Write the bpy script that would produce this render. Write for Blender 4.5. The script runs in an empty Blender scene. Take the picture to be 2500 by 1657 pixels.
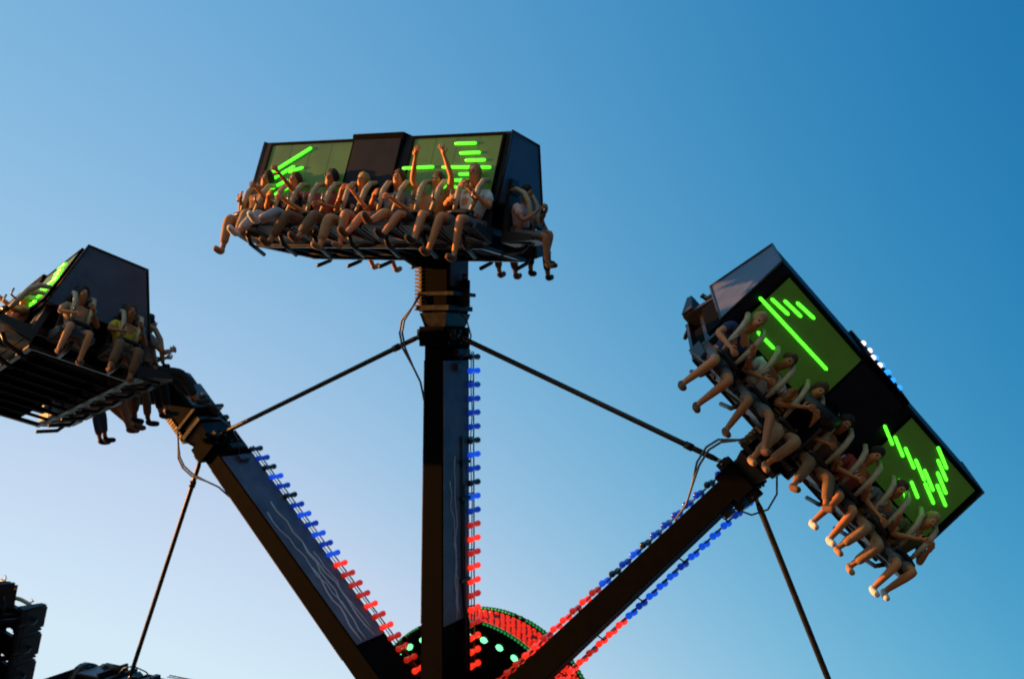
import bpy, bmesh, math, random
from mathutils import Vector, Matrix
random.seed(7)
S = bpy.context.scene
COL = S.collection
R = math.radians

# ------------------------------------------------------------------ camera
PITCH = 45.0
cam_d = bpy.data.cameras.new("camera"); cam = bpy.data.objects.new("camera", cam_d); COL.objects.link(cam)
cam.location = (0, 0, 1.6); cam.rotation_euler = (R(90 + PITCH), 0, 0)
cam_d.sensor_width = 36; cam_d.lens = 36 * 2430 / 2500.0
cam_d.clip_start = 0.1; cam_d.clip_end = 3000
cam_d.dof.use_dof = True; cam_d.dof.focus_distance = 7.0; cam_d.dof.aperture_fstop = 2.1
S.camera = cam

# ------------------------------------------------------------------ sky and sun
SUN_EL, SUN_AZ = 12.0, 275.0        # azimuth clockwise from +Y: low on the left
w = bpy.data.worlds.new("World"); S.world = w; w.use_nodes = True
nt = w.node_tree; bg = nt.nodes["Background"]
sky = nt.nodes.new("ShaderNodeTexSky"); sky.sky_type = 'NISHITA'; sky.sun_disc = False
sky.sun_elevation = R(SUN_EL); sky.sun_rotation = R(SUN_AZ)
sky.altitude = 0; sky.air_density = 1.0; sky.dust_density = 4.0; sky.ozone_density = 4.0
# film response of the sky colour: a contrast curve per channel
sep = nt.nodes.new("ShaderNodeSeparateColor"); com = nt.nodes.new("ShaderNodeCombineColor")
nt.links.new(sky.outputs[0], sep.inputs[0])
tcw = nt.nodes.new("ShaderNodeTexCoord"); sx = nt.nodes.new("ShaderNodeSeparateXYZ"); nt.links.new(tcw.outputs['Generated'], sx.inputs[0])
def mth(op, a, b=None):
    q = nt.nodes.new("ShaderNodeMath"); q.operation = op
    for k, v_ in enumerate((a, b)):
        if v_ is None: continue
        if isinstance(v_, (int, float)): q.inputs[k].default_value = v_
        else: nt.links.new(v_, q.inputs[k])
    return q.outputs[0]
# per channel: sky^p * exp(g + a*x + b*z): dusk glow that thickens towards the horizon and the sun's side
x2 = mth('MULTIPLY', sx.outputs[0], sx.outputs[0])
for i, (p, g, a, b, c) in enumerate(((.6, 1.2409, -2.2895, -3.3894, -4.7004), (.6, .0425, -.6438, -1.0308, -1.8684), (.6, -.4586, -.3068, -.2574, -1.1767))):
    f = mth('ADD', mth('ADD', mth('MULTIPLY', sx.outputs[0], a), mth('MULTIPLY', sx.outputs[2], b)), mth('ADD', mth('MULTIPLY', x2, c), g))
    chan = (mth('MINIMUM', mth('MULTIPLY', mth('MULTIPLY', mth('POWER', sep.outputs[i], p), mth('EXPONENT', f)), 1 / .3), (2.2, 2.75, 3.1)[i]))
    chans = [chan] if i == 0 else chans + [chan]
chans[0] = mth('MINIMUM', chans[0], mth('MULTIPLY', chans[1], .80))
for i in range(3): nt.links.new(chans[i], com.inputs[i])
nt.links.new(com.outputs[0], bg.inputs[0])
bg.inputs[1].default_value = 0.15
sd = bpy.data.lights.new("sun", 'SUN'); sd.energy = 5.0; sd.angle = R(0.6); sd.color = (1.0, 0.42, 0.11)
sun = bpy.data.objects.new("sun", sd); COL.objects.link(sun)
az, el = R(SUN_AZ), R(SUN_EL)
sdir = Vector((math.sin(az) * math.cos(el), math.cos(az) * math.cos(el), math.sin(el)))
sun.rotation_euler = sdir.to_track_quat('Z', 'Y').to_euler()
S.view_settings.view_transform = 'Standard'; S.view_settings.look = 'None'
S.view_settings.exposure = 1.0; S.view_settings.gamma = 1.0

# ------------------------------------------------------------------ materials
def mat(name, col, rough=.5, metal=0., emit=None, es=0., bump=0., bscale=20., var=0., coat=0., spec=.5):
    m = bpy.data.materials.new(name); m.use_nodes = True
    n = m.node_tree; b = n.nodes["Principled BSDF"]
    b.inputs['Base Color'].default_value = (*col, 1); b.inputs['Roughness'].default_value = rough
    b.inputs['Metallic'].default_value = metal; b.inputs['Specular IOR Level'].default_value = spec
    if coat: b.inputs['Coat Weight'].default_value = coat
    if emit:
        b.inputs['Emission Color'].default_value = (*emit, 1); b.inputs['Emission Strength'].default_value = es
    if var or bump:
        tc = n.nodes.new("ShaderNodeTexCoord"); nz = n.nodes.new("ShaderNodeTexNoise")
        nz.inputs['Scale'].default_value = bscale; nz.inputs['Detail'].default_value = 6
        n.links.new(tc.outputs['Object'], nz.inputs['Vector'])
        if var:
            rp = n.nodes.new("ShaderNodeValToRGB")
            rp.color_ramp.elements[0].position = .3; rp.color_ramp.elements[1].position = .7
            rp.color_ramp.elements[0].color = (*[c * (1 - var) for c in col], 1)
            rp.color_ramp.elements[1].color = (*[min(1, c * (1 + var)) for c in col], 1)
            n.links.new(nz.outputs[0], rp.inputs[0]); n.links.new(rp.outputs[0], b.inputs['Base Color'])
            mr = n.nodes.new("ShaderNodeMapRange"); mr.inputs['To Min'].default_value = max(0.03, rough - .12)
            mr.inputs['To Max'].default_value = min(1, rough + .15)
            n.links.new(nz.outputs[0], mr.inputs[0]); n.links.new(mr.outputs[0], b.inputs['Roughness'])
        if bump:
            bp = n.nodes.new("ShaderNodeBump"); bp.inputs['Strength'].default_value = bump
            bp.inputs['Distance'].default_value = .02
            n.links.new(nz.outputs[0], bp.inputs['Height']); n.links.new(bp.outputs[0], b.inputs['Normal'])
    return m

M = dict(
    black=mat("black_paint", (.0028, .0025, .0025), .75, var=.4, bscale=6, bump=.1, spec=.03),
    end=mat("slate_end_paint", (.055, .065, .105), .45, var=.3, bscale=3, bump=.05),
    navy=mat("navy_paint", (.007, .0075, .014), .55, var=.3, bscale=4, bump=.05, spec=.15),
    panel=mat("grey_side_paint", (.10, .10, .13), .45, var=.35, bscale=3, bump=.1),
    steel=mat("galvanised_steel", (.22, .20, .18), .4, .8, var=.3, bscale=12),
    dark_steel=mat("dark_steel", (.03, .026, .022), .4, .6, var=.4, bscale=9, bump=.1),
    brass=mat("worn_chain_steel", (.35, .25, .12), .35, .7, var=.3, bscale=14),
    rubber=mat("black_rubber", (.012, .012, .012), .6),
    hose=mat("grey_hose", (.10, .11, .11), .5),
    stripe=mat("white_stripe_paint", (.55, .55, .62), .4),
    red=mat("red_lamp_lens", (.5, .02, .01), .25, emit=(1, .03, .01), es=.55, coat=.5),
    blue=mat("blue_lamp_lens", (.01, .06, .5), .25, emit=(.004, .10, 1), es=.32, coat=.5),
    blue_dim=mat("dim_blue_lamp_lens", (.008, .045, .35), .25, emit=(.003, .08, 1), es=.12, coat=.5),
    red_dim=mat("dim_red_lamp_lens", (.4, .02, .01), .25, emit=(1, .03, .01), es=.18, coat=.5),
    unlit=mat("unlit_blue_lens", (.01, .03, .07), .25, coat=.5),
    socket=mat("lamp_socket", (.05, .04, .04), .5),
    net=mat("red_led_net", (.4, .02, .01), .3, emit=(1, .03, .008), es=.38),
    netback=mat("red_band_sheet", (.16, .012, .008), .6, var=.4, bscale=8),
    green_dot=mat("green_led_dot", (.02, .3, .08), .3, emit=(.02, .6, .12), es=.2),
    green_lamp=mat("green_white_lamp", (.2, .6, .3), .3, emit=(.15, 1, .35), es=1.0),
    led=mat("green_led_trail", (.1, .6, .05), .3, emit=(.07, 1, .02), es=1.3),  # glow for the light trails of the moving LEDs
    green=mat("green_display_sheet", (.032, .088, .014), .5, var=.4, bscale=1.5, emit=(.03, .08, .008), es=.2, ),
    bluelight=mat("blue_beacon", (.05, .2, .8), .2, emit=(.02, .25, 1), es=.9),
    whitelight=mat("pale_beacon", (.7, .6, .6), .2, emit=(1, .8, .75), es=.7),
    seat=mat("black_seat_foam", (.014, .012, .012), .55, bump=.2, bscale=30),
    pad=mat("cream_harness_pad", (.40, .30, .17), .5, var=.15, bscale=20),
    asphalt=mat("asphalt", (.05, .048, .045), .9, var=.3, bscale=3, bump=.4),
    eye=mat("eye", (.02, .015, .01), .2),
    light_skin=mat("light_skin", (.50, .18, .055), .55, var=.08, bscale=10),
    tan_skin=mat("tan_skin", (.34, .12, .035), .55, var=.08, bscale=10),
    brown_skin=mat("brown_skin", (.12, .045, .02), .5, var=.08, bscale=10),
)
CLOTH = {}
def cloth(name, c):
    if name not in CLOTH: CLOTH[name] = mat(name.replace(' ', '_') + "_cloth", c, .85, bump=.35, bscale=18, var=.2)
    return CLOTH[name]

# ------------------------------------------------------------------ mesh helpers
class MB:
    def __init__(s): s.v = []; s.f = []; s.mi = []; s.sm = []; s.mats = []
    def _m(s, m):
        if m not in s.mats: s.mats.append(m)
        return s.mats.index(m)
    def add(s, vs, fs, m, smooth=False):
        o = len(s.v); s.v += [tuple(v) for v in vs]; k = s._m(m)
        for f in fs: s.f.append([o + i for i in f]); s.mi.append(k); s.sm.append(smooth)
    def box(s, lo, hi, m, X=None):
        vs = [Vector((x, y, z)) for z in (lo[2], hi[2]) for y in (lo[1], hi[1]) for x in (lo[0], hi[0])]
        if X is not None: vs = [X @ v for v in vs]
        s.add(vs, [(0, 2, 3, 1), (4, 5, 7, 6), (0, 1, 5, 4), (2, 6, 7, 3), (0, 4, 6, 2), (1, 3, 7, 5)], m)
    def hexa(s, b, t, m):           # four bottom, four top corners
        s.add(list(b) + list(t), [(3, 2, 1, 0), (4, 5, 6, 7)] + [(i, (i + 1) % 4, 4 + (i + 1) % 4, 4 + i) for i in range(4)], m)
    def tube(s, pts, r, m, n=10, cap=True):
        pts = [Vector(p) for p in pts]; rs = r if isinstance(r, (list, tuple)) else [r] * len(pts)
        d0 = (pts[1] - pts[0]).normalized(); u = d0.orthogonal().normalized(); vs = []
        for i, p in enumerate(pts):
            d = (pts[min(i + 1, len(pts) - 1)] - pts[max(i - 1, 0)]).normalized()
            u = (u - d * u.dot(d)).normalized(); w_ = d.cross(u)
            for k in range(n):
                a = 2 * math.pi * k / n; vs.append(p + (u * math.cos(a) + w_ * math.sin(a)) * rs[i])
        fs = [(i * n + k, i * n + (k + 1) % n, (i + 1) * n + (k + 1) % n, (i + 1) * n + k) for i in range(len(pts) - 1) for k in range(n)]
        if cap: fs += [tuple(range(n - 1, -1, -1)), tuple(range((len(pts) - 1) * n, len(pts) * n))]
        s.add(vs, fs, m, True)
    def ball(s, c, r, m, sc=(1, 1, 1), X=None, n=8, k=5):
        vs = []; c = Vector(c)
        for i in range(k + 1):
            a = math.pi * i / k
            for j in range(n):
                b = 2 * math.pi * j / n
                q = Vector((math.sin(a) * math.cos(b) * sc[0], math.sin(a) * math.sin(b) * sc[1], math.cos(a) * sc[2])) * r
                if X is not None: q = X @ q
                vs.append(c + q)
        s.add(vs, [(i * n + j, (i + 1) * n + j, (i + 1) * n + (j + 1) % n, i * n + (j + 1) % n) for i in range(k) for j in range(n)], m, True)
    def lathe(s, prof, m, n=64, ax='z'):  # profile of (radius, height)
        vs = []
        for (r, z) in prof:
            for j in range(n):
                a = 2 * math.pi * j / n; vs.append((r * math.cos(a), r * math.sin(a), z))
        s.add(vs, [(i * n + j, i * n + (j + 1) % n, (i + 1) * n + (j + 1) % n, (i + 1) * n + j) for i in range(len(prof) - 1) for j in range(n)], m, False)
    def mesh(s, name):
        me = bpy.data.meshes.new(name); me.from_pydata(s.v, [], s.f)
        for m in s.mats: me.materials.append(m)
        me.polygons.foreach_set('material_index', s.mi); me.polygons.foreach_set('use_smooth', s.sm)
        me.update(); return me
    def obj(s, name, parent=None, bevel=0., X=None):
        me = s.mesh(name)
        if bevel:
            bm = bmesh.new(); bm.from_mesh(me); bmesh.ops.remove_doubles(bm, verts=bm.verts, dist=1e-5)
            es = [e for e in bm.edges if len(e.link_faces) == 2 and e.calc_face_angle() > .6]
            bmesh.ops.bevel(bm, geom=es, offset=bevel, segments=2, affect='EDGES', clamp_overlap=True); bm.to_mesh(me); bm.free()
        return link(name, me, parent, X)
def link(name, me, parent=None, X=None):
    o = bpy.data.objects.new(name, me); COL.objects.link(o)
    if parent: o.parent = parent
    if X is not None: o.matrix_local = X
    return o
def thing(o, label, cat, group=None, kind=None):
    o['label'] = label; o['category'] = cat
    if group: o['group'] = group
    if kind: o['kind'] = kind
    return o
def empty(name, X):
    o = bpy.data.objects.new(name, None); o.empty_display_size = .3; COL.objects.link(o); o.matrix_world = X; return o

# ------------------------------------------------------------------ frames
CAM = Matrix.Translation(Vector((0, 0, 1.6))) @ Matrix.Rotation(R(90 + PITCH), 4, 'X')
hub_c = Vector((-1.23847782, -6.89128545, -16.09498464))
u = Vector((.88987492, 0, .45620459)); v = Vector((.00587116, .99991718, -.0114523)); n_ = Vector((-.45616681, .01286957, .88980123))
Wf = Matrix((u, v, n_)).transposed().to_4x4(); Wf.translation = hub_c
WHEEL = CAM @ Wf                       # wheel axes: x, y in the plane of the arms, z along the axle towards the viewer's side
PH0 = 1.5719
RJ = 7.0
def arm_X(k):                          # arm frame: x sideways (clockwise side +), y along the axle, z outwards
    a = PH0 + k * math.pi / 4
    z = Vector((math.cos(a), math.sin(a), 0)); y = Vector((0, 0, 1)); x = Vector((math.sin(a), -math.cos(a), 0))
    m_ = Matrix((x, y, z)).transposed(); return m_.to_4x4()

# ------------------------------------------------------------------ ground and support
g = MB(); g.box((-400, -400, -.5), (400, 600, 0), M['asphalt'])
o = g.obj("ground"); o['kind'] = 'structure'
hw = WHEEL @ Vector((0, 0, -2.5))
sp = empty("support_tower", Matrix.Translation((hw.x, hw.y, 0)))
thing(sp, "dark steel mast on a steel base frame carrying the fairground wheel", "mast")
b = MB(); b.tube([(0, 0, 0.5), (0, 0, hw.z - .9)], [.62, .5], M['dark_steel'], 24)
for z in (1.2, 3.0, 4.8): b.tube([(0, 0, z), (0, 0, z + .12)], .7, M['dark_steel'], 24)
b.obj("mast", sp)
b = MB(); b.tube([(0, 0, hw.z - .9), (0, 0, hw.z - .35), tuple((WHEEL @ Vector((0, 0, -2.35))) - Vector((hw.x, hw.y, 0)))], [.5, .48, .45], M['dark_steel'], 20); b.obj("slew_head", sp, )
b = MB()
for sx, sy in ((4, .35), (.35, 4)): b.box((-sx, -sy, .1 if sx > 1 else .11), (sx, sy, .5 if sx > 1 else .51), M['dark_steel'])
b.obj("base_frame", sp, .02)

# ------------------------------------------------------------------ wheel: hub, arms, lamps, struts
wheel = empty("ride_wheel", WHEEL)
thing(wheel, "fairground wheel with black arms edged in blue and red lamps around a red hub", "fairground ride")
b = MB(); b.lathe([(0, -.99), (2.02, -.99), (2.08, -1.02), (2.08, -1.10)], M['black'], 96)
b.lathe([(2.06, -1.1), (2.06, -1.86)], M['netback'], 96); b.lathe([(2.09, -1.86), (2.09, -1.92), (0, -1.92)], M['black'], 96)
b.lathe([(2.06, -1.86), (2.09, -1.86)], M['black'], 96)
drum = b.obj("hub_drum", wheel)
b = MB(); b.lathe([(0, .42), (.5, .42), (.62, .3), (.95, .22), (.95, -.7), (1.1, -.985)], M['black'], 48)
for j in range(16):
    a = j * math.pi / 8; b.tube([(.78 * math.cos(a), .78 * math.sin(a), .24), (.78 * math.cos(a), .78 * math.sin(a), .31)], .04, M['dark_steel'], 6)
b.obj("hub_core", wheel)
b = MB(); rows = 7; cnt = 118       # small red bulbs wired in a slanting net round the drum
for i in range(rows):
    for j in range(cnt):
        if random.random() < .04: continue
        a = (j + .5 * (i % 2) + random.uniform(-.12, .12)) * 2 * math.pi / cnt
        zz = -1.17 - i * .1; rr = 2.08
        q = Matrix.Rotation(a, 3, 'Z')
        b.ball((rr * math.cos(a), rr * math.sin(a), zz), .033, M['net'], (1, 1.5, .8), q, 6, 4)
b.obj("led_net", drum)
for r0, zz, nm in ((2.10, -1.07, 'led_rim'), (2.11, -1.89, 'led_rim')):
    b = MB(); b.tube([(r0 * math.cos(t * math.pi / 80), r0 * math.sin(t * math.pi / 80), zz) for t in range(161)], .02, M['socket'], 6)
    for j in range(190):
        if random.random() < .12: continue
        a = j * 2 * math.pi / 190
        for dz in (-.035, .035):
            b.ball((r0 * math.cos(a), r0 * math.sin(a), zz + dz), .021, M['green_dot'], (1, 1.4, .8), Matrix.Rotation(a, 3, 'Z'), 6, 4)
    b.obj(nm, drum)
b = MB(); b.ball((0, 0, 0), .055, M['green_lamp'], (1, 1.35, .8)); b.tube([(0, 0, -.06), (0, 0, 0)], .07, M['socket'], 10)
gl = b.mesh("green_lamp")
for j in range(38):
    a = (j + .3) * 2 * math.pi / 38
    link("green_lamp", gl, drum, Matrix.Rotation(a, 4, 'Z') @ Matrix.Translation((1.88, 0, -.93)))

def lamp_mesh(m):
    b = MB()
    for s in (-1, 1):
        b.tube([(0, s * .015, 0), (0, s * .06, 0)], [.04, .045], m, 10)
        b.tube([(0, s * .06, 0), (0, s * .085, 0), (0, s * .14, 0), (0, s * .158, 0), (0, s * .165, 0)], [.036, .052, .054, .042, .02], m, 10)
    return b.mesh("lamp")
LM = {k: lamp_mesh(M[k]) for k in ('red', 'blue', 'unlit', 'red_dim', 'blue_dim')}
LN = dict(red='red_lamp', blue='blue_lamp', unlit='unlit_lamp', red_dim='red_lamp', blue_dim='blue_lamp')

def zigzag(p0, p1, n, amp, rnd):
    pts = []
    for i in range(n + 1):
        t = i / n; pts.append([p0[0] + (p1[0] - p0[0]) * t + (rnd.uniform(-amp, amp) if 0 < i < n else 0), p0[1] + (p1[1] - p0[1]) * t])
    return pts

def make_arm(k, lamps=True):
    X = arm_X(k); Y0, Y1 = -.72, .14; w0, w1 = .215, .165; A0, A1 = .9, 7.0
    a = MB()
    def hw(z): return w0 + (w1 - w0) * (z - A0) / (A1 - A0)
    def sec(z, g=0): return [Vector((s * (hw(z) + g), y, z)) for s, y in ((-1, Y0), (1, Y0), (1, Y1), (-1, Y1))]
    a.hexa(sec(A0), sec(A1), M['black'])
    arm = a.obj("arm", wheel, .012, X)
    for s in (-1, 1):      # painted side cladding
        p = MB(); z0, z1 = 2.3, 6.55
        def q(z, t, y): return Vector((s * (hw(z) + t), y, z))
        p.hexa([q(z0, .003, Y0 + .03), q(z0, .02, Y0 + .03), q(z0, .02, Y1 - .02), q(z0, .003, Y1 - .02)],
               [q(z1, .003, Y0 + .03), q(z1, .02, Y0 + .03), q(z1, .02, Y1 - .02), q(z1, .003, Y1 - .02)], M['panel'])
        if k >= 0: p.obj("side_panel", arm)
        if k in (0, 1) and s == 1:             # lightning streaks painted on the cladding
            rnd = random.Random(5 + k); L = MB()
            runs = [((-.30, 2.32), (-.22, 5.0), 8, .03, .007), ((-.25, 2.32), (-.2, 3.6), 5, .05, .008), ((-.38, 2.32), (-.05, 4.6), 7, .04, .006)] if k == 0 else \
                   [((-.40, 2.32), (-.25, 5.4), 9, .05, .011), ((-.15, 2.32), (-.30, 4.4), 6, .05, .010), ((-.02, 2.32), (-.1, 3.9), 5, .04, .011), ((-.2, 2.9), (.0, 5.2), 7, .05, .008), ((-.45, 2.5), (-.4, 4.2), 6, .04, .008)]
            for p0, p1, nn, amp, wd in runs:
                z = zigzag(p0, p1, nn + 4, amp * 1.2, rnd)
                L.tube([q(t, .021, y) for (y, t) in z], wd * 1.6, M['stripe'], 5)
            L.obj("lightning_stripe", arm)
        # rail that carries the lamp pairs
        off = .055 if k != -1 else (.15 if s < 0 else .10)
        p = MB(); y = -.80
        p.tube([(s * (hw(1.2) + off), y, 1.2), (s * (hw(6.7) + off - .01), y, 6.7)], .013, M['steel'], 8)
        z = 1.5
        while z < 6.8:
            p.tube([(s * hw(z), Y0 - .0, z), (s * (hw(z) + off), y, z)], .012, M['dark_steel'], 6); z += .94
        p.obj("lamp_rail", arm)
        p = MB(); rnd = random.Random(k * 7 + s)
        c0 = [( s * (hw(1.2 + i * .5) + off - .02 + rnd.uniform(-.01, .01)), y + .06 + rnd.uniform(-.02, .02), 1.2 + i * .5) for i in range(12)]
        p.tube(c0, .009, M['rubber'], 6); p.obj("lamp_wire", arm)
        if lamps:
            z = 1.45; rnd = random.Random(31 + k * 3 + s)
            while z < 6.62:
                c = 'red' if z < 3.83 else 'blue'
                q = rnd.random(); c = 'unlit' if (c == 'blue' and q < .1) else (c + '_dim' if q > .62 else c)
                link(LN[c], LM[c], arm, Matrix.Translation((s * (hw(z) + off), y, z)))
                z += .2345
    if k == 0:                                 # hydraulic lines down the side of the upright arm
        for (y0, y1, z1) in ((-.42, -.50, 5.0), (-.50, -.60, 4.2)):
            p = MB(); p.tube([(w1 + .04, y0, z1 + .3), (w1 + .07, y0 - .02, z1 * .6), (w0 + .05, y1, 2.2), (w0 + .06, y1, 1.4)], .022, M['rubber'], 8); p.obj("hydraulic_line", arm)
        p = MB()
        for z in (2.9, 4.25, 4.85): p.box((w1 + .02, -.66, z), (w1 + .1, -.36, z + .05), M['dark_steel'])
        p.obj("cable_clamp", arm)
    # collar at the joint with lugs for the tie rods
    c = MB(); h = .235
    c.box((-h, -.62, 6.78), (h, .2, 7.10), M['black'])
    for s in (-1, 1):
        c.box((s * h if s > 0 else -h - .12, -.14, 6.88), (h + .12 if s > 0 else -h, -.08, 7.06), M['dark_steel'])
        c.box((s * h if s > 0 else -h - .12, .02, 6.88), (h + .12 if s > 0 else -h, .08, 7.06), M['dark_steel'])
        c.tube([(s * (h + .07), -.18, 6.97), (s * (h + .07), .12, 6.97)], .03, M['steel'], 8)
        for zz in (6.84, 7.04):
            for yy in (-.5, -.3, .1): c.tube([(s * h, yy, zz), (s * (h + .03), yy, zz)], .022, M['steel'], 6)
    c.obj("collar", arm, .008)
    # neck: slewing unit between arm and gondola
    c = MB()
    c.hexa([(-.2, -.55, 7.1), (.2, -.55, 7.1), (.2, .1, 7.1), (-.2, .1, 7.1)], [(-.26, -.62, 7.32), (.26, -.62, 7.32), (.26, .16, 7.32), (-.26, .16, 7.32)], M['dark_steel'])
    c.box((-.235, -.58, 7.32), (.235, .12, 8.32), M['black'])
    c.box((.238, -.52, 7.75), (.27, .06, 8.3), M['panel'])
    c.box((-.31, -.60, 7.36), (.31, .18, 7.44), M['dark_steel']); c.box((-.30, -.58, 7.60), (.38, .15, 7.66), M['dark_steel'])
    c.tube([(0, -.22, 8.32), (0, -.22, 8.52)], .36, M['dark_steel'], 20)
    for j in range(14):
        aa = j * math.pi / 7; c.tube([(.31 * math.cos(aa), -.22 + .31 * math.sin(aa), 8.28), (.31 * math.cos(aa), -.22 + .31 * math.sin(aa), 8.32)], .025, M['steel'], 6)
    c.obj("slewing_neck", arm, .006)
    c = MB(); c.tube([(.36, -.25, 7.42), (.36, -.25, 7.86)], .085, M['dark_steel'], 12); c.tube([(.36, -.25, 7.86), (.36, -.25, 7.96)], .055, M['steel'], 12)
    c.box((.24, -.34, 7.5), (.36, -.16, 7.58), M['dark_steel']); c.obj("drive_motor", arm)
    c = MB()
    for i in range(15):
        z = 7.36 + i * .062; c.box((-.36, -.12, z), (-.24, .14, z + .038), M['brass'])
    c.box((-.30, -.10, 7.34), (-.238, .10, 8.28), M['rubber']); c.obj("cable_chain", arm)
    c = MB()
    for dx, dr in ((0, 0), (.03, .05)):
        c.tube([(-.26 + dx, .16, 7.62), (-.36, .2, 7.42), (-.52 - dr, .2, 7.2), (-.56 - dr, .2, 7.0), (-.5 - dr, .2, 6.75), (-.36, .18, 6.45), (-.24, .14, 6.2), (-.19, .1, 5.9)], .017, M['hose'], 8)
    c.tube([(.3, -.1, 7.38), (.48, -.1, 7.2), (.55, -.12, 6.95), (.45, -.2, 6.7), (.22, -.3, 6.55)], .014, M['hose'], 8)
    c.obj("hose", arm)
    c = MB(); c.box((w1 + .003, -.5, 6.62), (w1 + .16, -.1, 6.74), M['dark_steel']); c.box((w1 + .003, -.45, 6.38), (w1 + .1, -.2, 6.5), M['panel']); c.obj("junction_box", arm, .005)
    return arm
for k in (-2, -1, 0, 1, 2): make_arm(k, lamps=(k in (-1, 0, 1)))
for k in (-2, -1, 0, 1):
    Xa, Xb = arm_X(k), arm_X(k + 1)
    p = Xa @ Vector((-.305, -.03, 6.97)); q = Xb @ Vector((.305, -.03, 6.97)); d = (q - p).normalized()
    b = MB(); b.tube([p + d * .1, p + d * .18, q - d * .18, q - d * .1], [.03, .042, .042, .03], M['dark_steel'], 12)
    b.tube([p - d * .04, p + d * .13], .03, M['steel'], 8); b.tube([q - d * .13, q + d * .04], .03, M['steel'], 8)
    b.tube([p + d * .5, p + d * .62], .058, M['dark_steel'], 10)
    b.obj("tie_rod", wheel)

# ------------------------------------------------------------------ riders
def skin(name, pts, edges, rad, sub=1):
    me = bpy.data.meshes.new(name); me.from_pydata(pts, edges, []); o = bpy.data.objects.new(name, me); COL.objects.link(o)
    m1 = o.modifiers.new('s', 'SKIN'); m1.use_smooth_shade = True
    sv = me.skin_vertices[0].data
    for i, r in enumerate(rad):
        sv[i].radius = r if isinstance(r, tuple) else (r, r); sv[i].use_root = (i == 0)
    m2 = o.modifiers.new('u', 'SUBSURF'); m2.levels = sub; m2.render_levels = sub
    dg = bpy.context.evaluated_depsgraph_get(); dg.update()
    out = bpy.data.meshes.new_from_object(o.evaluated_get(dg)); out.name = name
    bpy.data.objects.remove(o); bpy.data.meshes.remove(me)
    for p in out.polygons: p.use_smooth = True
    return out
def P(a, b, t): return tuple(a[i] + (b[i] - a[i]) * t for i in range(3))

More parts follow.
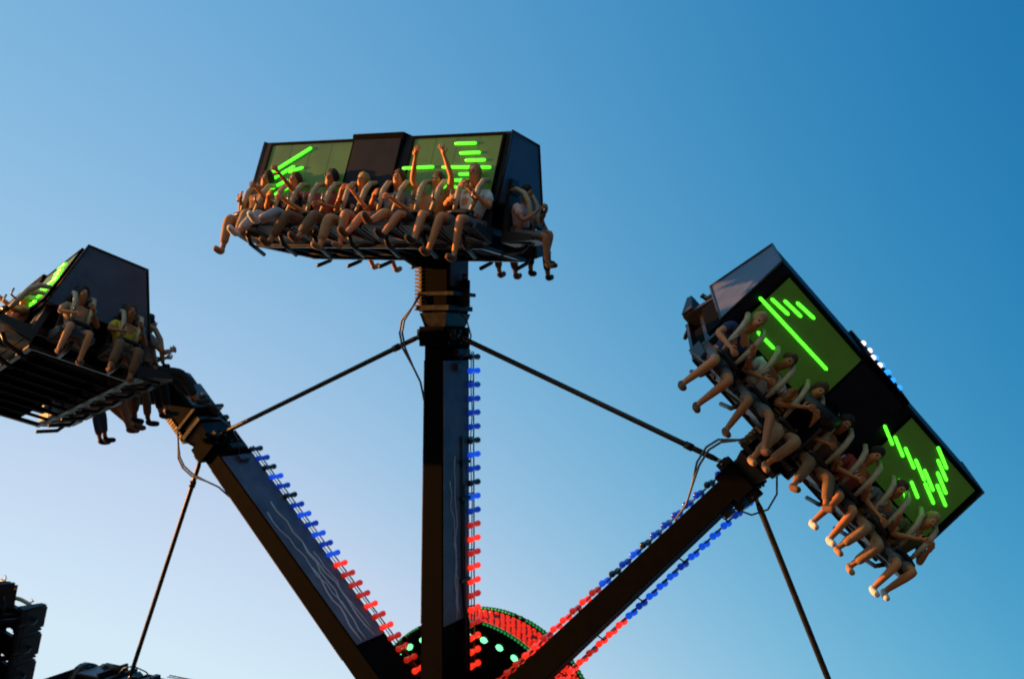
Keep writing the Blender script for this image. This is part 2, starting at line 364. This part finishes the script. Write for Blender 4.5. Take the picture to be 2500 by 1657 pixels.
def make_pose(el, wr, kn, an, head=(0, .03)):
    """el, wr, kn, an: (left, right) joint positions of elbows, wrists, knees, ankles"""
    V_ = [(0, 0, .08), (0, 0, .26), (0, .0, .44), (0, .01, .575), (head[0] * .6, head[1], .66), (head[0], head[1] + .015, .745), (head[0], head[1], .83)]
    Rd = [(.15, .11), (.135, .10), (.155, .105), .05, (.062, .07), (.076, .092), (.058, .07)]
    Ed = [(0, 1), (1, 2), (2, 3), (3, 4), (4, 5), (5, 6)]
    def add(p, r, par):
        V_.append(tuple(p)); Rd.append(r); Ed.append((par, len(V_) - 1)); return len(V_) - 1
    add((head[0], head[1] + .115, .735), .012, 5)
    out = {}
    for i, s in ((0, -1), (1, 1)):
        sh = (s * .185, 0, .50); c = add(sh, .062, 2)
        m = add(P(sh, el[i], .5), .05, c); e = add(el[i], .040, m); f = add(P(el[i], wr[i], .4), .038, e); wv = add(wr[i], .026, f)
        d = (Vector(wr[i]) - Vector(el[i])).normalized(); side = d.cross(Vector((0, 1, .2))).normalized(); nrm = d.cross(side).normalized()
        W_ = Vector(wr[i]); pm = add(W_ + d * .06, (.036, .02), wv); kn_ = add(W_ + d * .09, (.036, .018), pm)
        for j, (off, ln) in enumerate(((-.033, .06), (-.011, .075), (.011, .07), (.033, .055))):
            b0 = W_ + d * .105 + side * off
            f1 = add(b0 + d * ln * .3, .010, kn_); f2 = add(b0 + d * ln * .75 + nrm * .015, .009, f1); add(b0 + d * ln * .95 + nrm * .04, .008, f2)
        t1 = add(W_ + d * .05 - side * .045 * s, .011, pm); add(W_ + d * .09 - side * .062 * s + nrm * .01, .010, t1)
        hp = (s * .095, .05, .06); h = add(hp, .09, 0); t = add(P(hp, kn[i], .5), .08, h); k_ = add(kn[i], .06, t)
        cf = add(P(kn[i], an[i], .35), .056, k_); a_ = add(an[i], .036, cf)
        ft = Vector(an[i]) - Vector(kn[i]); ft.normalize(); fw = (Vector((0, 1, 0)) - ft * ft.y * .6).normalized()
        hl = Vector(an[i]) + ft * .05; add(hl + fw * .14, .03, add(hl + fw * .04, .036, a_))
        out[i] = (sh, hp, ft, fw, hl)
    body = skin("body", V_, Ed, Rd)
    # shirt
    v2 = [(0, 0, .10), (0, 0, .26), (0, 0, .44), (0, .005, .545)]; r2 = [(.165, .13), (.155, .125), (.178, .128), (.075, .07)]; e2 = [(0, 1), (1, 2), (2, 3)]
    for i, s in ((0, -1), (1, 1)):
        sh = out[i][0]; v2.append(sh); r2.append(.078); e2.append((2, len(v2) - 1))
        v2.append(P(sh, el[i], .62)); r2.append(.066); e2.append((len(v2) - 2, len(v2) - 1))
    shirt = skin("shirt", v2, e2, r2)
    def legs(frac, r_end):
        v3 = [(0, .0, .06)]; r3 = [(.165, .13)]; e3 = []
        for i in (0, 1):
            hp = out[i][1]; b_ = 0
            seq = [(hp, .108), (P(hp, kn[i], .5), .097), (P(hp, kn[i], .93) if frac <= 1 else kn[i], .078)]
            if frac > 1: seq += [(P(kn[i], an[i], .35), .072), (P(kn[i], an[i], frac - 1), r_end)]
            for p, r in seq:
                v3.append(p); r3.append(r); e3.append((b_, len(v3) - 1)); b_ = len(v3) - 1
        return skin("trousers", v3, e3, r3)
    shoe = []
    for i in (0, 1):
        sh, hp, ft, fw, hl = out[i]; a0 = Vector(an[i])
        shoe.append(skin("shoe", [tuple(a0 - ft * .015), tuple(hl), tuple(hl + fw * .07), tuple(hl + fw * .17)], [(0, 1), (1, 2), (2, 3)], [.05, .05, .05, .038]))
    sh_ = []
    hr = {}
    hx, hy = head
    for nm in ('short', 'long'):
        hb = MB(); c0 = Vector((hx, hy, .785)); hb.ball(c0, .1, M['eye'], (.86, 1.04, 1.08), None, 14, 10)
        rr = random.Random(len(nm))
        for q_, p_ in enumerate(hb.v):
            p_ = Vector(p_) - c0; fy = p_.y + p_.z * -.55
            if fy > .035: p_ *= .72
            elif p_.z < -.03: p_ *= .9
            p_ *= 1 + rr.uniform(-.05, .06)
            hb.v[q_] = tuple(p_ + c0)
        if nm == 'long': hb.tube([(hx, hy - .06, .80), (hx, hy - .095, .70), (hx + .01, hy - .10, .58), (hx + .02, hy - .08, .46)], [.06, .075, .06, .02], M['eye'], 10)
        hr[nm] = hb.mesh("hair")
    eyes = []
    for s in (-1, 1):
        eb = MB(); eb.ball((hx + s * .032, hy + .098, .762), .013, M['eye'], (1.2, .7, .8)); eyes.append(eb.mesh("eye"))
    return dict(body=body, shirt=shirt, jeans=legs(1.88, .06), shorts=legs(1, 0), shoe=shoe, hair=hr, eyes=eyes)

POSES = {
 'hang': make_pose(((-.29, .10, .30), (.29, .16, .32)), ((-.13, .30, .42), (.16, .33, .30)), ((-.12, .45, .04), (.16, .44, .08)), ((-.10, .40, -.40), (.22, .46, -.36)), (.03, .05)),
 'swing': make_pose(((-.34, .14, .36), (.27, .08, .27)), ((-.24, .36, .46), (.13, .29, .36)), ((-.20, .47, .12), (.10, .46, .05)), ((-.34, .70, -.22), (.04, .50, -.38)), (-.04, .03)),
 'grip': make_pose(((-.3, .12, .28), (.3, .12, .28)), ((-.15, .30, .36), (.15, .30, .36)), ((-.13, .46, .09), (.13, .46, .09)), ((-.14, .55, -.33), (.15, .52, -.34))),
 'kick': make_pose(((-.3, .10, .26), (.3, .14, .30)), ((-.16, .30, .33), (.16, .31, .38)), ((-.16, .46, .13), (.14, .47, .10)), ((-.20, .80, -.14), (.18, .68, -.25)), (.02, .045)),
 'raised': make_pose(((-.26, .16, .74), (.28, .14, .72)), ((-.18, .28, .98), (.2, .30, .95)), ((-.15, .46, .11), (.17, .45, .11)), ((-.17, .58, -.31), (.22, .62, -.26)), (0, .01)),
 'splay': make_pose(((-.32, .05, .30), (.42, .14, .52)), ((-.20, .27, .28), (.52, .36, .66)), ((-.20, .44, .10), (.22, .44, .10)), ((-.16, .60, -.28), (.30, .55, -.31)), (-.02, .035)),
 'tuck': make_pose(((-.28, .16, .26), (.28, .16, .26)), ((-.12, .32, .44), (.12, .32, .44)), ((-.12, .44, .14), (.12, .46, .06)), ((-.10, .38, -.28), (.12, .50, -.36)), (.0, .06)),
}
SHIRTS = {'rust red': (.35, .05, .03), 'black': (.012, .012, .014), 'yellow': (.62, .42, .03), 'white': (.62, .58, .55), 'navy': (.02, .03, .09), 'grey': (.16, .16, .17), 'tan': (.36, .2, .1), 'olive': (.1, .1, .03), 'pale pink': (.55, .36, .34), 'brown': (.12, .06, .03), 'light blue': (.2, .34, .5), 'orange': (.5, .17, .04)}
LEGS = {'blue jeans': ('jeans', (.05, .07, .13)), 'black trousers': ('jeans', (.012, .012, .013)), 'bare legs below grey shorts': ('shorts', (.12, .12, .13)), 'bare legs below dark shorts': ('shorts', (.02, .018, .02)), 'tan trousers': ('jeans', (.34, .19, .09)), 'brown trousers': ('jeans', (.17, .085, .035)), 'pale jeans': ('jeans', (.3, .29, .3))}
SHOES = {'white': (.6, .58, .55), 'brown': (.12, .05, .02), 'black': (.015, .014, .014), 'tan': (.35, .2, .1)}
HAIRC = {'dark': (.015, .01, .008), 'brown': (.07, .035, .015), 'blond': (.35, .22, .09)}
def setm(o, m):
    if not o.data.materials: o.data.materials.append(m)
    o.material_slots[0].link = 'OBJECT'; o.material_slots[0].material = m
def rider(X, pose, shirt, legs, shoes, hair, hl, skin_, label, group):
    p = POSES[pose]; o = bpy.data.objects.new("person", p['body']); COL.objects.link(o); o.matrix_world = X; setm(o, M[skin_])
    def ch(nm, me, m): c = link(nm, me, o); setm(c, m); return c
    ch("shirt", p['shirt'], cloth(shirt + ' shirt', SHIRTS[shirt]))
    kind, c = LEGS[legs]; ch("trousers" if kind == 'jeans' else "shorts", p[kind], cloth(legs, c))
    for s in p['shoe']: ch("shoe", s, cloth(shoes + ' shoe', SHOES[shoes]))
    ch("hair", p['hair'][hl], cloth(hair + ' hair', HAIRC[hair])); [link("eye", e_, o) for e_ in p['eyes']]
    thing(o, label, "person", group)
    return o

# ------------------------------------------------------------------ gondolas
WD, HD, DT, DB = 4.52, 1.10, .95, 1.60
SLOPE = math.atan2((DB - DT) / 2, HD)
SEATX = [1.92, 1.28, .64, 0, -.64, -1.28, -1.92]
def seat_X(i, row):      # seat frame: x across, y forward, z along the back rest; origin at the hips
    sc = Matrix.Diagonal((1.15, 1.15, 1.15, 1))
    if row in ('front', 'back'):
        base = Matrix.Rotation(0 if row == 'front' else math.pi, 4, 'Z')
        return base @ Matrix.Translation((SEATX[i], DB / 2 + .2, -.5)) @ Matrix.Rotation(SLOPE * .8, 4, 'X') @ sc
    base = Matrix.Rotation(math.pi / 2 if row == 'right end' else -math.pi / 2, 4, 'Z')
    return base @ Matrix.Translation(((-.37, .37)[i], WD / 2 + .21, -.5)) @ Matrix.Rotation(.02, 4, 'X')
def seat_meshes():
    b = MB()
    b.hexa([(-.22, -.10, -.06), (.22, -.10, -.06), (.20, .34, -.02), (-.20, .34, -.02)], [(-.22, -.10, -.0), (.22, -.10, -.0), (.20, .34, .03), (-.20, .34, .03)], M['seat'])
    b.hexa([(-.22, -.20, -.06), (.22, -.20, -.06), (.22, -.115, -.06), (-.22, -.115, -.06)], [(-.18, -.2, .66), (.18, -.2, .66), (.18, -.125, .66), (-.18, -.125, .66)], M['seat'])
    for s in (-1, 1):
        b.hexa([(s * .222, -.19, -.05), (s * .26, -.19, -.05), (s * .26, .3, -.03), (s * .222, .3, -.03)], [(s * .222, -.19, .12), (s * .26, -.19, .12), (s * .26, .26, .06), (s * .222, .26, .06)], M['seat'])
    b.tube([(0, .12, -.06), (0, .02, -.15), (0, -.3, -.19)], .03, M['dark_steel'], 8)
    me = MB.mesh(b, "seat")
    h = MB()
    h.hexa([(-.13, -.19, .67), (.13, -.19, .67), (.13, -.11, .67), (-.13, -.11, .67)], [(-.10, -.18, .90), (.10, -.18, .90), (.10, -.12, .90), (-.10, -.12, .90)], M['seat'])
    r = MB()
    for s in (-1, 1):
        r.tube([(s * .12, -.16, .72), (s * .14, -.04, .74), (s * .14, .08, .68), (s * .135, .16, .55), (s * .13, .19, .38), (s * .11, .22, .22)], [.02, .032, .038, .038, .036, .024], M['pad'], 10)
        r.tube([(s * .13, .20, .36), (s * .15, .30, .37), (s * .15, .31, .46)], .014, M['steel'], 8)
        r.tube([(s * .11, .22, .22), (s * .17, .28, .14)], .02, M['steel'], 8)
    r.tube([(-.18, .26, .17), (-.08, .27, .19), (.08, .27, .19), (.18, .26, .17)], .035, M['dark_steel'], 10)
    return me, h.mesh("head_rest"), r.mesh("restraint")
SEATM = seat_meshes()

T_LED = {0: [(.053, .434, .224, .864), (.065, .335, .171, .581), (.092, .229, .157, .371), (.114, .132, .179, .273), (.15, .487, .211, .556)],
         1: [(.804, .826, .886, .823), (.83, .684, .909, .683), (.857, .578, .933, .573), (.776, .489, .958, .465), (.844, .379, .923, .376), (.813, .295, .889, .292), (.624, .49, .746, .498), (.783, .204, .849, .198)]}  # end points of the LED light trails on each panel
R_LED = {0: [(.025, .509, .341, .541), (.053, .603, .13, .632), (.085, .703, .162, .728), (.116, .799, .195, .829), (.099, .224, .176, .237)],
         1: [(.599, .62, .669, .533), (.65, .626, .722, .533), (.701, .631, .777, .539), (.754, .631, .83, .538), (.8, .629, .877, .535), (.834, .526, .911, .432), (.775, .936, .854, .838), (.806, .832, .883, .74), (.836, .728, .915, .629), (.866, .624, .945, .525), (.766, .315, .851, .204), (.798, .413, .859, .335)]}

def gondola(Xw, leds, neck_k, label, ends=('right end',), end_seats=(0, 1)):
    root = empty("gondola", WHEEL @ Xw)
    thing(root, label, "ride gondola", "gondolas at the ends of the arms")
    w2 = WD / 2
    b = MB()                                                # wedge housing behind the riders
    b.hexa([(-w2, -DB / 2, 0), (w2, -DB / 2, 0), (w2, DB / 2, 0), (-w2, DB / 2, 0)], [(-w2, -DT / 2, HD), (w2, -DT / 2, HD), (w2, DT / 2, HD), (-w2, DT / 2, HD)], M['navy'])
    b.obj("housing", root, .015)
    for s in (-1, 1):                                       # edging of each end plate
        e = MB(); xa, xb = sorted((s * (w2 + .002), s * (w2 + .012)))
        e.hexa([(xa, -DB / 2 + .02, .01), (xb, -DB / 2 + .02, .01), (xb, DB / 2 - .02, .01), (xa, DB / 2 - .02, .01)], [(xa, -DT / 2 + .02, HD - .01), (xb, -DT / 2 + .02, HD - .01), (xb, DT / 2 - .02, HD - .01), (xa, DT / 2 - .02, HD - .01)], M['end'])
        e.obj("end_plate", root)
        b = MB(); x = s * (w2 + .014)
        c = [(x, -DB / 2, 0), (x, DB / 2, 0), (x, DT / 2, HD), (x, -DT / 2, HD), (x, -DB / 2, 0)]
        b.tube(c, .022, M['dark_steel'], 6); b.obj("end_trim", root)
    sl = Matrix.Rotation(SLOPE, 4, 'X')
    for row, sg in (('front', 1), ('back', -1)):
        F = Matrix.Rotation(0 if sg > 0 else math.pi, 4, 'Z') @ Matrix.Translation((0, DB / 2, 0)) @ sl     # x across, z up the face, y out of it
        hh = HD / math.cos(SLOPE)
        for pi, (u0, u1) in enumerate(((.045, .395), (.645, .975))):
            x0, x1 = (.5 - u1) * WD, (.5 - u0) * WD; z0, z1 = .09 * hh, .93 * hh
            p = MB(); p.box((x0, .003, z0), (x1, .03, z1), M['green'])
            for fx in range(1, 4):                             # sheet joints
                xx = x0 + (x1 - x0) * fx / 4; p.box((xx - .003, .0305, z0 + .01), (xx + .003, .0325, z1 - .01), M['green'])
            pn = p.obj("light_panel", root, 0, F)
            fr = MB(); t = .035
            for lo, hi in (((x0 - t, .003, z0 - t), (x1 + t, .045, z0)), ((x0 - t, .003, z1), (x1 + t, .045, z1 + t)), ((x0 - t, .003, z0), (x0, .045, z1)), ((x1, .003, z0), (x1 + t, .045, z1))): fr.box(lo, hi, M['black'])
            fr.obj("panel_frame", pn)
            for (a0, c0, a1, c1) in leds[pi]:  # light trails of moving LEDs, modelled as solid glowing bars
                q0 = Vector(((.5 - a0) * WD, .045, c0 * hh)); q1 = Vector(((.5 - a1) * WD, .045, c1 * hh))
                L = MB(); d = (q1 - q0).normalized() * .028
                L.tube([q0 - d * .0, q0 + d * .35, q0 + d, q1 - d, q1 - d * .35, q1], [.006, .017, .023, .023, .017, .006], M['led'], 10); L.obj("led_trail", pn)
    b = MB()                                                # centre column and its cap
    for sg in (1, -1):
        y0 = DB / 2
        b.hexa([(-.43, sg * (y0 - .1), .02), (.44, sg * (y0 - .1), .02), (.44, sg * (y0 + .05), .02), (-.43, sg * (y0 + .05), .02)],
               [(-.43, sg * (DT / 2 - .05), HD + .02), (.44, sg * (DT / 2 - .05), HD + .02), (.44, sg * (DT / 2 + .06), HD + .02), (-.43, sg * (DT / 2 + .06), HD + .02)], M['navy'])
    b.box((-.46, -DT / 2 - .08, HD - .26), (.48, DT / 2 + .08, HD + .05), M['black'])
    cc = b.obj("centre_column", root, .01)
    for yy in (.3, -.3):
        for i in range(5):
            b = MB(); b.ball((-.30 + i * .15, yy, HD + .065), .045, M['bluelight'] if i < 3 else M['whitelight'], (1, 1, .8)); b.obj("roof_light", root)
    b = MB()                                                # under frame that carries the seats
    b.box((-w2 + .1, -.55, -.3), (w2 - .1, .55, -.005), M['black'])
    for x in (-2.0, -1.0, 1.0, 2.0): b.box((x - .04, -DB / 2 - .1, -.42), (x + .04, DB / 2 + .1, -.3), M['dark_steel'])
    for s in (-1, 1): b.box((-w2 + .2, s * (DB / 2 - .06) - .04, -.675), (w2 - .2, s * (DB / 2 - .06) + .04, -.60), M['dark_steel'])
    for s in (-1, 1): b.box((s * (w2 - .24) - .04, -DB / 2 + .05, -.67), (s * (w2 - .24) + .04, DB / 2 - .05, -.605), M['dark_steel'])
    b.box((-w2 + .25, -.4, -.62), (w2 - .25, .4, -.42), M['black'])
    for i in range(9):
        x = -1.9 + i * .475; b.box((x - .03, -DB / 2 + .1, -.675), (x + .03, DB / 2 - .1, -.625), M['black'])
    b.obj("under_frame", root, .01)
    # yoke from the slewing neck to the under frame
    inv = (Xw.inverted() @ arm_X(neck_k))
    nb = inv @ Vector((0, -.22, 8.45)); b = MB()
    b.tube([nb, nb * .5 + Vector((0, 0, -.45)) * .5 + Vector((0, 0, -.15)), Vector((0, 0, -.34))], [.3, .26, .24], M['black'], 14)
    b.obj("yoke", root)
    for row in ('front', 'back') + tuple(ends):
        for i in (range(7) if 'end' not in row else end_seats):
            st = link("seat", SEATM[0], root, seat_X(i, row)); link("head_rest", SEATM[1], st); link("restraint", SEATM[2], st)
    return root

ORD = ['first', 'second', 'third', 'fourth', 'fifth', 'sixth', 'last']
def people(Xw, gname, rows, group):
    for row, lst in rows.items():
        for i, sp_ in enumerate(lst):
            if not sp_: continue
            pose, shirt, legs, shoes, hair, hl, sk = sp_
            act = dict(grip='gripping harness', kick='kicking legs out', raised='raising both arms', splay='one arm held out', tuck='with knees tucked in', hang='with legs hanging down', swing='with legs swung sideways')[pose]
            face = {'front': 'near side', 'back': 'far side', 'right end': 'right end', 'left end': 'left end'}[row]
            lab = f"{ORD[i]} rider on {face} of {gname}, {shirt} shirt, {act}"
            X = WHEEL @ Xw @ seat_X(i, row) @ Matrix.Translation((0, -.005, .0)) @ Matrix.Diagonal((random.uniform(.94, 1.08), random.uniform(.95, 1.05), random.uniform(.92, 1.06), 1))
            rider(X, pose, shirt, legs, shoes, hair, hl, sk, lab, group)
def MX(O, cols):
    m = Matrix(cols).to_4x4(); m.translation = Vector(O); return m
X_T = MX((-.51, 8.91, .59), ((.9985, .0312, .0446), (-.0459, .0423, .998), (-.0292, .9986, -.0437)))
X_R = MX([5.737, 5.818, -1.195], [[0.5243, 0.3383, 0.7815], [-0.7057, -0.3411, 0.621], [-0.4766, 0.877, -0.06]])
X_L = MX([-6.049, 6.6, 2.602], [[0.9206, -0.3806, -0.0874], [0.2272, 0.3402, 0.9125], [0.3175, 0.8599, -0.3997]])
X_B = MX((-11.8, -.75, .3), ((.25, -.25, -.93), (.96, .1, .22), (.05, .96, -.25)))
def ortho(m):
    m = m @ Matrix.Diagonal((-1, 1, 1, 1))        # x runs from the viewer's right to left: a right-handed frame
    q = m.to_quaternion().to_matrix().to_4x4(); q.translation = m.translation; return q
X_T, X_R, X_L, X_B = map(ortho, (X_T, X_R, X_L, X_B))
gondola(X_T, T_LED, 0, "gondola seen broadside on the upright middle arm, with two green lit panels", end_seats=(1,))
gondola(X_R, R_LED, -1, "steeply tilted gondola on the right arm with two green lit panels and blue roof lights", ())
gondola(X_L, T_LED, 1, "gondola at the left seen from its dark blue end, on the arm leaning left")
gondola(X_B, T_LED, 2, "dark gondola cut off by the bottom left corner of the picture")
J, K, BS, DS, TT, BT, PJ = 'blue jeans', 'black trousers', 'bare legs below grey shorts', 'bare legs below dark shorts', 'tan trousers', 'brown trousers', 'pale jeans'
people(X_T, "top gondola", {
 'front': [('swing', 'brown', TT, 'tan', 'dark', 'short', 'tan_skin'), ('kick', 'black', PJ, 'white', 'brown', 'short', 'light_skin'), ('splay', 'rust red', BT, 'brown', 'dark', 'short', 'tan_skin'),
           ('tuck', 'black', TT, 'tan', 'blond', 'long', 'light_skin'), ('kick', 'grey', BS, 'brown', 'brown', 'long', 'light_skin'), ('raised', 'orange', DS, 'black', 'brown', 'short', 'light_skin'), ('hang', 'white', BS, 'brown', 'blond', 'long', 'light_skin')],
 'back': [('tuck', 'navy', K, 'black', 'dark', 'short', 'tan_skin'), ('grip', 'olive', BT, 'brown', 'brown', 'short', 'light_skin'), None, ('grip', 'black', J, 'white', 'dark', 'short', 'brown_skin'), ('kick', 'rust red', TT, 'brown', 'dark', 'long', 'tan_skin'), ('splay', 'pale pink', DS, 'tan', 'blond', 'long', 'light_skin')],
 'right end': [None, ('tuck', 'pale pink', BS, 'black', 'dark', 'short', 'tan_skin')]},
 "riders in the top gondola")
people(X_R, "right gondola", {
 'front': [('hang', 'navy', BS, 'brown', 'blond', 'short', 'light_skin'), ('swing', 'white', BS, 'brown', 'brown', 'short', 'tan_skin'), ('tuck', 'orange', TT, 'tan', 'brown', 'long', 'light_skin'), ('kick', 'brown', BT, 'brown', 'dark', 'short', 'tan_skin'),
           ('grip', 'rust red', DS, 'white', 'dark', 'short', 'light_skin'), ('hang', 'grey', TT, 'tan', 'brown', 'short', 'light_skin'), ('tuck', 'olive', BS, 'white', 'blond', 'long', 'light_skin')],
 'back': [('kick', 'rust red', BT, 'brown', 'dark', 'short', 'tan_skin'), ('grip', 'black', K, 'black', 'dark', 'short', 'tan_skin'), None, ('tuck', 'navy', J, 'brown', 'brown', 'short', 'light_skin'), ('grip', 'tan', BT, 'brown', 'dark', 'short', 'tan_skin'), None]},
 "riders in the right gondola")

people(X_L, "left gondola", {
 'front': [('raised', 'white', PJ, 'white', 'dark', 'short', 'light_skin'), ('splay', 'pale pink', BS, 'white', 'dark', 'long', 'light_skin'), ('kick', 'light blue', PJ, 'tan', 'brown', 'short', 'light_skin'), ('grip', 'orange', TT, 'brown', 'blond', 'short', 'light_skin'),
           ('hang', 'white', BS, 'brown', 'dark', 'long', 'light_skin'), ('swing', 'tan', DS, 'tan', 'brown', 'short', 'light_skin'), None],
 'back': [('kick', 'grey', K, 'black', 'dark', 'short', 'tan_skin'), ('grip', 'rust red', K, 'black', 'dark', 'short', 'tan_skin'), ('tuck', 'black', BT, 'black', 'dark', 'short', 'brown_skin'), ('grip', 'rust red', TT, 'brown', 'dark', 'short', 'tan_skin'), ('kick', 'navy', DS, 'brown', 'brown', 'long', 'tan_skin'), ('grip', 'brown', J, 'black', 'dark', 'short', 'tan_skin')],
 'right end': [('hang', 'yellow', BT, 'brown', 'brown', 'short', 'tan_skin'), ('hang', 'tan', BS, 'brown', 'dark', 'short', 'light_skin')]},
 "riders in the left gondola")
